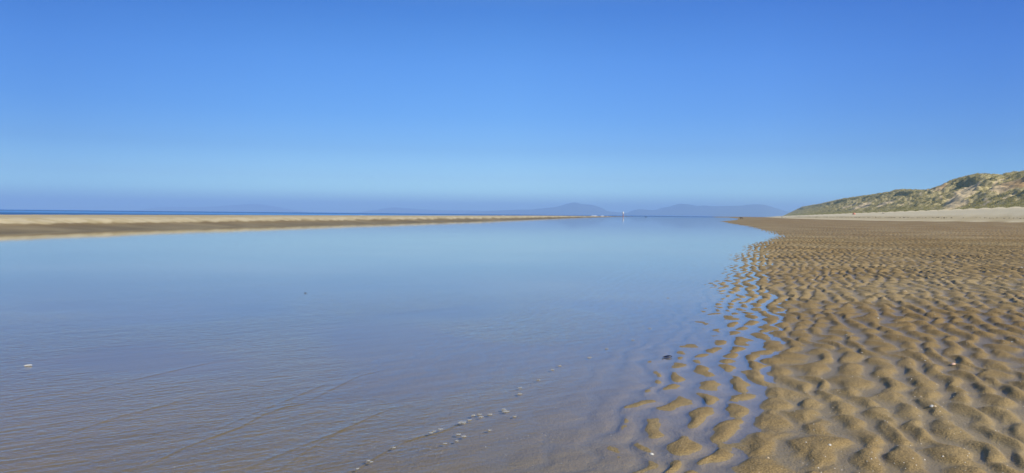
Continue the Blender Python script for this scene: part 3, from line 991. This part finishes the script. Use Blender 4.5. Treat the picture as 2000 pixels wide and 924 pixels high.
# ---- beach tent, driftwood, rock
x_, y_ = at_depth(1667, 560)
def beach_tent():
    e = empty('beach_tent', (x_, y_, dune_or_sand(x_, y_) - .05), R(-70))
    n, k = 18, 9
    V, Fc = [], []
    for i in range(k):
        a = R(8 + 150 * i / (k - 1))
        for j in range(n):
            b = math.pi * j / (n - 1)
            V.append((1.25 * math.cos(b), -.95 * math.cos(a) * math.sin(b) * 1.0, 1.45 * math.sin(b) * abs(math.sin(a)) + .02))
    for i in range(k - 1):
        for j in range(n - 1):
            q = i * n + j
            Fc.append((q, q + 1, q + n + 1, q + n))
    o = mesh_np('canopy', V, Fc, plain('salmon_fabric', (.72, .30, .20), .7, .2, .1, 3), e)
    md = o.modifiers.new('thick', 'SOLIDIFY'); md.thickness = .02
    V = [(-1.2, -.8, .03), (1.2, -.8, .03), (1.2, .9, .03), (-1.2, .9, .03), (-1.2, -.8, .06), (1.2, -.8, .06), (1.2, .9, .06), (-1.2, .9, .06)]
    mesh_np('groundsheet', V, [(0, 3, 2, 1), (4, 5, 6, 7), (0, 1, 5, 4), (1, 2, 6, 5), (2, 3, 7, 6), (3, 0, 4, 7)], plain('sheet_fabric', (.40, .16, .12), .8, .2), e, smooth=False)
    tag(e, 'small salmon orange dome tent on pale sand at the dune foot', 'tent')
def dune_or_sand(x, y):
    z = ground_z(x, y)
    s_, t_ = st(x, y)
    if t_ > 74:
        z = max(z, float(dune_height(np.array([s_]), np.array([t_]))[0][0]))
    return z
beach_tent()

m_wood = plain('driftwood_grey', (.11, .085, .065), .9, .2, .3, 6)
x_, y_ = at_depth(1724, 452)
z_ = dune_or_sand(x_, y_)
dw = empty('driftwood', (x_, y_, z_), R(8))
skin_mesh('log', [(-.95, 0, .20), (-.4, .03, .26), (.3, -.02, .24), (.9, .05, .18)], [(0, 1), (1, 2), (2, 3)], [.15, .19, .17, .11], m_wood, dw)
skin_mesh('branch', [(-.3, .02, .3), (-.55, .05, .55), (-.62, .1, .75)], [(0, 1), (1, 2)], [.07, .05, .03], m_wood, dw, 1)
tag(dw, 'dark driftwood log lying on the tan sand below the dune', 'driftwood')

def rock(loc, size, label):
    bm = bmesh.new()
    bmesh.ops.create_icosphere(bm, subdivisions=3, radius=1)
    for v in bm.verts:
        n = v.co.normalized()
        k = 1 + .35 * float(pn(np.array([n.x * 1.7 + 5]), np.array([n.y * 1.7 + n.z * 2.1]), 200)[0]) + .15 * float(pn(np.array([n.x * 4]), np.array([n.y * 4 + n.z * 5]), 203)[0])
        v.co = Vector((n.x * size[0] * k, n.y * size[1] * k, n.z * size[2] * k))
    me = bpy.data.meshes.new('rock'); bm.to_mesh(me); bm.free()
    me.materials.append(plain('dark_rock', (.045, .045, .05), .8, .3, .3, 2))
    o = bpy.data.objects.new('rock', me); col.objects.link(o)
    o.location = loc
    tag(o, label, 'rock')
x_, y_ = at_depth(1261, 620)
rock((x_, y_, .05), (.65, .5, .42), 'low dark rock poking out of the far end of the pool')

def surf():
    t = NT('surf_white')
    c = t.mix(t.noise(t.pos(), .8, 3.0), (.70, .74, .78), (.86, .87, .88))
    m = t.surf(t.add('ShaderNodeBsdfPrincipled', {'Base Color': c, 'Roughness': .6}).outputs[0])
    V, Fc = [], []
    for px0, px1, Y, h in ((1153, 1167, 1250, .95), (1172, 1180, 1250, .9), (1184, 1188, 1260, .5), (966, 972, 640, .5), (978, 986, 640, .7), (1040, 1052, 800, .4), (700, 712, 420, .25)):
        n = 40
        base = len(V)
        for i in range(n):
            f = i / (n - 1)
            X_, _ = at_depth(px0 + (px1 - px0) * f, Y)
            hh = h * math.sin(math.pi * f) ** .5 * (.6 + .6 * random.random())
            V += [(X_, Y - 1.6, SEA_Z - .1), (X_, Y - .5, SEA_Z + hh * .7), (X_, Y, SEA_Z + hh), (X_, Y + 2.2, SEA_Z - .1)]
        for i in range(n - 1):
            for j in range(3):
                a = base + 4 * i + j
                Fc.append((a, a + 4, a + 5, a + 1))
    o = mesh_np('surf', V, Fc, m)
    tag(o, 'broken white surf beyond the far sandbar', 'surf', None, 'stuff')
surf()

def wrack():
    rg_ = np.random.default_rng(77)
    V, Fc = [], []
    for k in range(420):
        s_ = 150 + 900 * rg_.random() ** 1.6
        td_ = float(dry_t(s_))
        t_ = td_ + (DUNE_FOOT - td_) * (.50 + .05 * float(pn(np.array([s_ / 40.]), np.array([2.2]), 170)[0]) + .012 * rg_.standard_normal())
        x, y = xy(s_, t_)
        z = ground_z(x, y)
        q = rg_.uniform(.08, .30) * (1 + s_ / 800.)
        a0 = rg_.uniform(0, 6.28)
        b = len(V)
        ring = [(math.cos(a0 + j * 1.047) * q * rg_.uniform(.5, 1.6), math.sin(a0 + j * 1.047) * q * rg_.uniform(.5, 1.2)) for j in range(6)]
        V += [(x, y, z + .08 + .2 * q)] + [(x + c, y + d, z - .02) for c, d in ring]
        Fc += [(b, b + 1 + j, b + 1 + (j + 1) % 6) for j in range(6)]
    o = mesh_np('debris', V, Fc, plain('dry_weed', (.10, .075, .05), .9, .2, .4, 1.0), smooth=False)
    tag(o, 'thin strandline of dry dark weed along the upper beach', 'strandline', None, 'stuff')
wrack()
